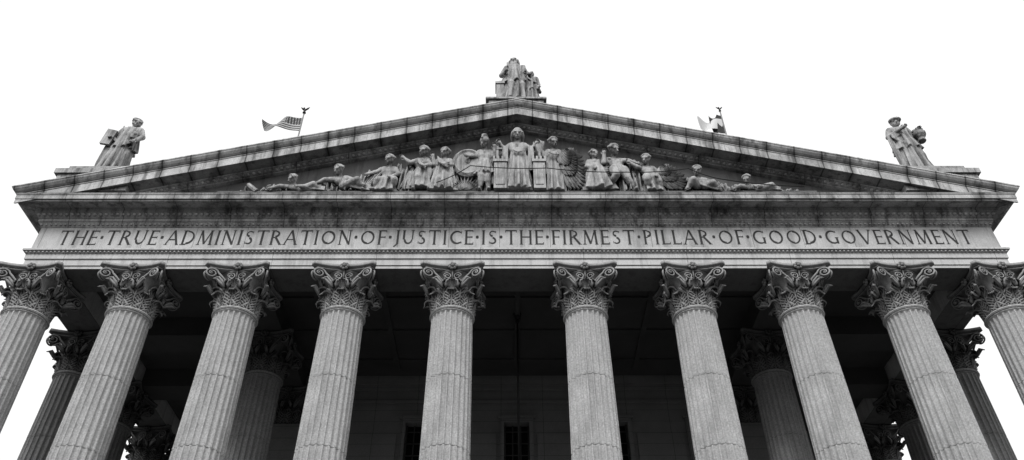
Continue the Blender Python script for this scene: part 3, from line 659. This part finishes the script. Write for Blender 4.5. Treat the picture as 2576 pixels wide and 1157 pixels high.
# carved drapery and rock masses between the figures, one piece each
def mass(u0,u1,v0,v1,slant=0,n=5,d=.18):
    mb=MB(); P=[]; ph=rng.rand()*6; nn=max(24,int(n*9))
    for i in range(nn+1):
        q=i/nn; r=[]
        for j in range(11):
            w=j/10; top=v0+3*sin(5*q+ph)+4*sin(11*q+ph*2)
            p=rp(u0+(u1-u0)*q+slant*w,v1+(top-v1)*w,0)
            e=(4*q*(1-q))**.4
            p.y=YF-.02-(d+.16+.10*sin(n*2*pi*q+ph+2.2*w)+.06*sin(n*3.3*pi*q-3*w))*e*(1-.35*w**3); p.z=min(p.z,rz(p.x,-1.2)); r.append(p)
        q_=[Vector(r[-1])]; q_[0].y=YF+.01; P.append(r+q_)
    mb.grid(P); obj('carved_drapery',mb.mesh('carved_drapery',M_REL,True),TY)
for a in ((985,1040,408,474,6,4),(1068,1102,398,474,4,3,.1),(1126,1150,404,474,0,2,.12),(1458,1532,392,474,8,6,.14),(1542,1610,424,474,0,5,.2),(900,960,420,474,20,5,.16),(855,910,444,474,10,4,.16),
          (798,860,452,474,0,5,.14),(1632,1666,424,474,0,3,.12),(1752,1806,450,474,-6,5,.16),(1795,1850,456,475,0,5,.14),(1556,1602,394,440,0,4,.1),(1930,1985,468,476,0,4,.12),(662,712,460,475,8,4,.12),(616,650,467,476,0,3,.1),(1250,1280,366,415,0,3,.1),(1314,1342,366,415,0,3,.1),(1402,1436,385,474,0,3,.08),(1190,1236,372,474,0,4,.05),(1700,1728,438,474,0,3,.1),(712,745,458,475,0,3,.1)): mass(*a)
def scroll(mb):
    mb.tube([rp(640,462,.1),rp(664,477,.1)],.12,8)
relief('scroll',scroll)
def cable(pts):
    mb=MB(); P=[]
    for i in range(len(pts)-1):
        for q in np.linspace(0,1,8,endpoint=False): P.append(rp(*pts[i]).lerp(rp(*pts[i+1]),q)+Vector((0,0,-.35*q*(1-q))))
    P.append(rp(*pts[-1])); mb.tube(P,.022,5)
    obj('cable',mb.mesh('cable',M_IRON,True),None,(0,0,0),0,'thin black cable sagging across the pediment sculptures','cable')
cable([(1100,474,.5),(1180,436,.55),(1365,442,.55),(1560,452,.55),(1712,441,.5),(1790,462,.4),(1985,477,.35)])
# ------------------------------------------------------------------ flags
def cloth_mat(stripes,base=.8,dark=.12):
    m=bpy.data.materials.new('flag_cloth'); m.use_nodes=True; nt=m.node_tree;N=nt.nodes;L=nt.links;b=N['Principled BSDF'];b.inputs['Roughness'].default_value=.8
    if stripes:
        uv=N.new('ShaderNodeUVMap'); s=N.new('ShaderNodeSeparateXYZ'); L.new(uv.outputs[0],s.inputs[0])
        def mm(op,a,c):
            n=N.new('ShaderNodeMath');n.operation=op
            for i,x in enumerate((a,c)):
                if isinstance(x,(int,float)): n.inputs[i].default_value=x
                elif x is not None: L.new(x,n.inputs[i])
            return n.outputs[0]
        st=mm('GREATER_THAN',mm('FRACT',mm('MULTIPLY',s.outputs[1],6.5),0),.5)
        can=mm('MULTIPLY',mm('LESS_THAN',s.outputs[0],.4),mm('GREATER_THAN',s.outputs[1],.46))
        fx=mm('SUBTRACT',mm('FRACT',mm('MULTIPLY',s.outputs[0],15),0),.5); fy=mm('SUBTRACT',mm('FRACT',mm('MULTIPLY',s.outputs[1],9),0),.5)
        star=mm('LESS_THAN',mm('ADD',mm('MULTIPLY',fx,fx),mm('MULTIPLY',fy,fy)),.07)
        v=mm('ADD',mm('MULTIPLY',st,base-dark),dark)
        cv=mm('ADD',mm('MULTIPLY',star,.6),.05)
        fac=mm('ADD',mm('MULTIPLY',v,mm('SUBTRACT',1,can)),mm('MULTIPLY',cv,can))
        cb=N.new('ShaderNodeCombineColor')
        for i in range(3): L.new(fac,cb.inputs[i])
        L.new(cb.outputs[0],b.inputs['Base Color'])
    else: b.inputs['Base Color'].default_value=(base,base,base,1)
    return m
def flag(loc,top,L_,Hh_,m,label,droop,second=None,fs=1.0,wv=.25,taper=.35):
    e=empty('flag',loc,label,'flag','flags on the roof'); z=top-loc[2]
    mb=MB(); mb.tube([(0,0,0),(0,0,z)],[.07,.045],8); obj('flagpole',mb.mesh('flagpole',M_SHAFT2,True),e)
    mb=MB(); mb.ell((0,0,z+.1*fs),(.11*fs,)*3,10,6); mb.cap((0,0,z+.15*fs),.07*fs,(-.02,0,z+.42*fs),.05*fs,8)
    for s in (-1,1): mb.tube([(0,0,z+.3*fs),(s*.16*fs,0,z+.48*fs),(s*.28*fs,0,z+.62*fs)],[.05*fs,.06*fs,.01],6)
    mb.ell((-.05*fs,-.03,z+.5*fs),(.06*fs,.05*fs,.05*fs),8,6); obj('eagle_finial',mb.mesh('eagle_finial',M_IRON,True),e)
    def cl(L_,Hh_,m,off,dirx,droop,ph,wv,taper):
        nu,nv=32,12; mb=MB(); P=[]
        for i in range(nu+1):
            u=i/nu; r=[]
            for j in range(nv+1):
                v=j/nv; x=dirx*L_*u
                zz=z-.35-off-Hh_*(1-v)*(1-taper*u) - droop*u**1.3 + .14*sin(6.5*u+ph)*u
                yy=wv*sin(8*u+1.8*v+ph)*(u*.9+.05)
                r.append((x+.10*sin(9*u+2.5*v)*u,yy,zz+.05*sin(12*u+3*v)*u)); 
            P.append(r)
        mb.grid(P); me=mb.mesh('flag_cloth',m,True); l=me.uv_layers.new(name='UVMap')
        for lp in me.loops:
            k=lp.vertex_index; l.data[lp.index].uv=((k//(nv+1))/nu,(k%(nv+1))/nv)
        obj('flag_cloth',me,e)
    cl(L_,Hh_,m,0,-1,droop,0,wv,taper)
    if second: cl(*second)
flag((-13.05,6,26.5),38.1,2.35,1.25,cloth_mat(True,.75,.05),'striped flag with star canton waving from pole on roof',.35,None,1.0,.35,.6)
flag((12.85,6,26.5),38.3,.72,1.7,cloth_mat(False,.05),'dark and pale flag drooping from pole on roof',.1,(1.5,.95,cloth_mat(False,.85),.35,-1,.15,1.2,.25,.2),.75,.12,.1)
# ------------------------------------------------------------------ lift everything to the ground level z=0
for o in bpy.data.objects:
    if o.parent is None: o.location.z+=EYE
# ------------------------------------------------------------------ camera
p,yw,r,f=math.radians(41.2432),math.radians(.5426),math.radians(-.4068),2006.07
fw=Vector((sin(yw)*cos(p),cos(yw)*cos(p),sin(p))); rt=Vector((cos(yw),-sin(yw),0)); up=rt.cross(fw)
r2=rt*cos(r)+up*sin(r); u2=-rt*sin(r)+up*cos(r)
cam=bpy.data.cameras.new('camera'); co=bpy.data.objects.new('camera',cam); COL.objects.link(co)
Mw=Matrix((r2,u2,-fw)).transposed().to_4x4(); Mw.translation=Vector((-.5055,-26.5,EYE)); co.matrix_world=Mw
cam.sensor_fit='HORIZONTAL'; cam.sensor_width=36; cam.lens=36*f/2576; cam.clip_end=3000; cam.clip_start=.1
bpy.context.scene.camera=co
# ------------------------------------------------------------------ light: bright overcast, darker towards the city horizon
w=bpy.data.worlds.new('World'); bpy.context.scene.world=w; w.use_nodes=True; N=w.node_tree.nodes; L=w.node_tree.links
bg=N['Background']; sk=N.new('ShaderNodeTexSky'); sk.sky_type='NISHITA'; sk.sun_disc=False; sk.sun_elevation=math.radians(48); sk.sun_rotation=math.radians(195); sk.dust_density=5
bw=N.new('ShaderNodeRGBToBW'); L.new(sk.outputs[0],bw.inputs[0])
m1=N.new('ShaderNodeMath'); m1.operation='MULTIPLY'; m1.inputs[1].default_value=.1; L.new(bw.outputs[0],m1.inputs[0])
m2=N.new('ShaderNodeMath'); m2.operation='MAXIMUM'; m2.inputs[1].default_value=1.08; L.new(m1.outputs[0],m2.inputs[0])
m3=N.new('ShaderNodeMath'); m3.operation='MINIMUM'; m3.inputs[1].default_value=1.5; L.new(m2.outputs[0],m3.inputs[0])
tc=N.new('ShaderNodeTexCoord'); sp=N.new('ShaderNodeSeparateXYZ'); L.new(tc.outputs['Generated'],sp.inputs[0])
mr=N.new('ShaderNodeMapRange'); L.new(sp.outputs[2],mr.inputs[0]); mr.inputs[1].default_value=.12; mr.inputs[2].default_value=.30; mr.inputs[3].default_value=.22; mr.inputs[4].default_value=1
m4=N.new('ShaderNodeMath'); m4.operation='MULTIPLY'; L.new(m3.outputs[0],m4.inputs[0]); L.new(mr.outputs[0],m4.inputs[1])
L.new(m4.outputs[0],bg.inputs['Color']); bg.inputs['Strength'].default_value=1.0
sl=bpy.data.lights.new('sun','SUN'); sl.energy=1.5; sl.angle=math.radians(16); sl.color=(1,1,1)
so=bpy.data.objects.new('sun',sl); COL.objects.link(so); so.rotation_euler=(math.radians(90-48),0,math.radians(-15)); so.location=(0,-30,60)
sc=bpy.context.scene; sc.view_settings.view_transform='Standard'; sc.view_settings.look='None'; sc.view_settings.exposure=0
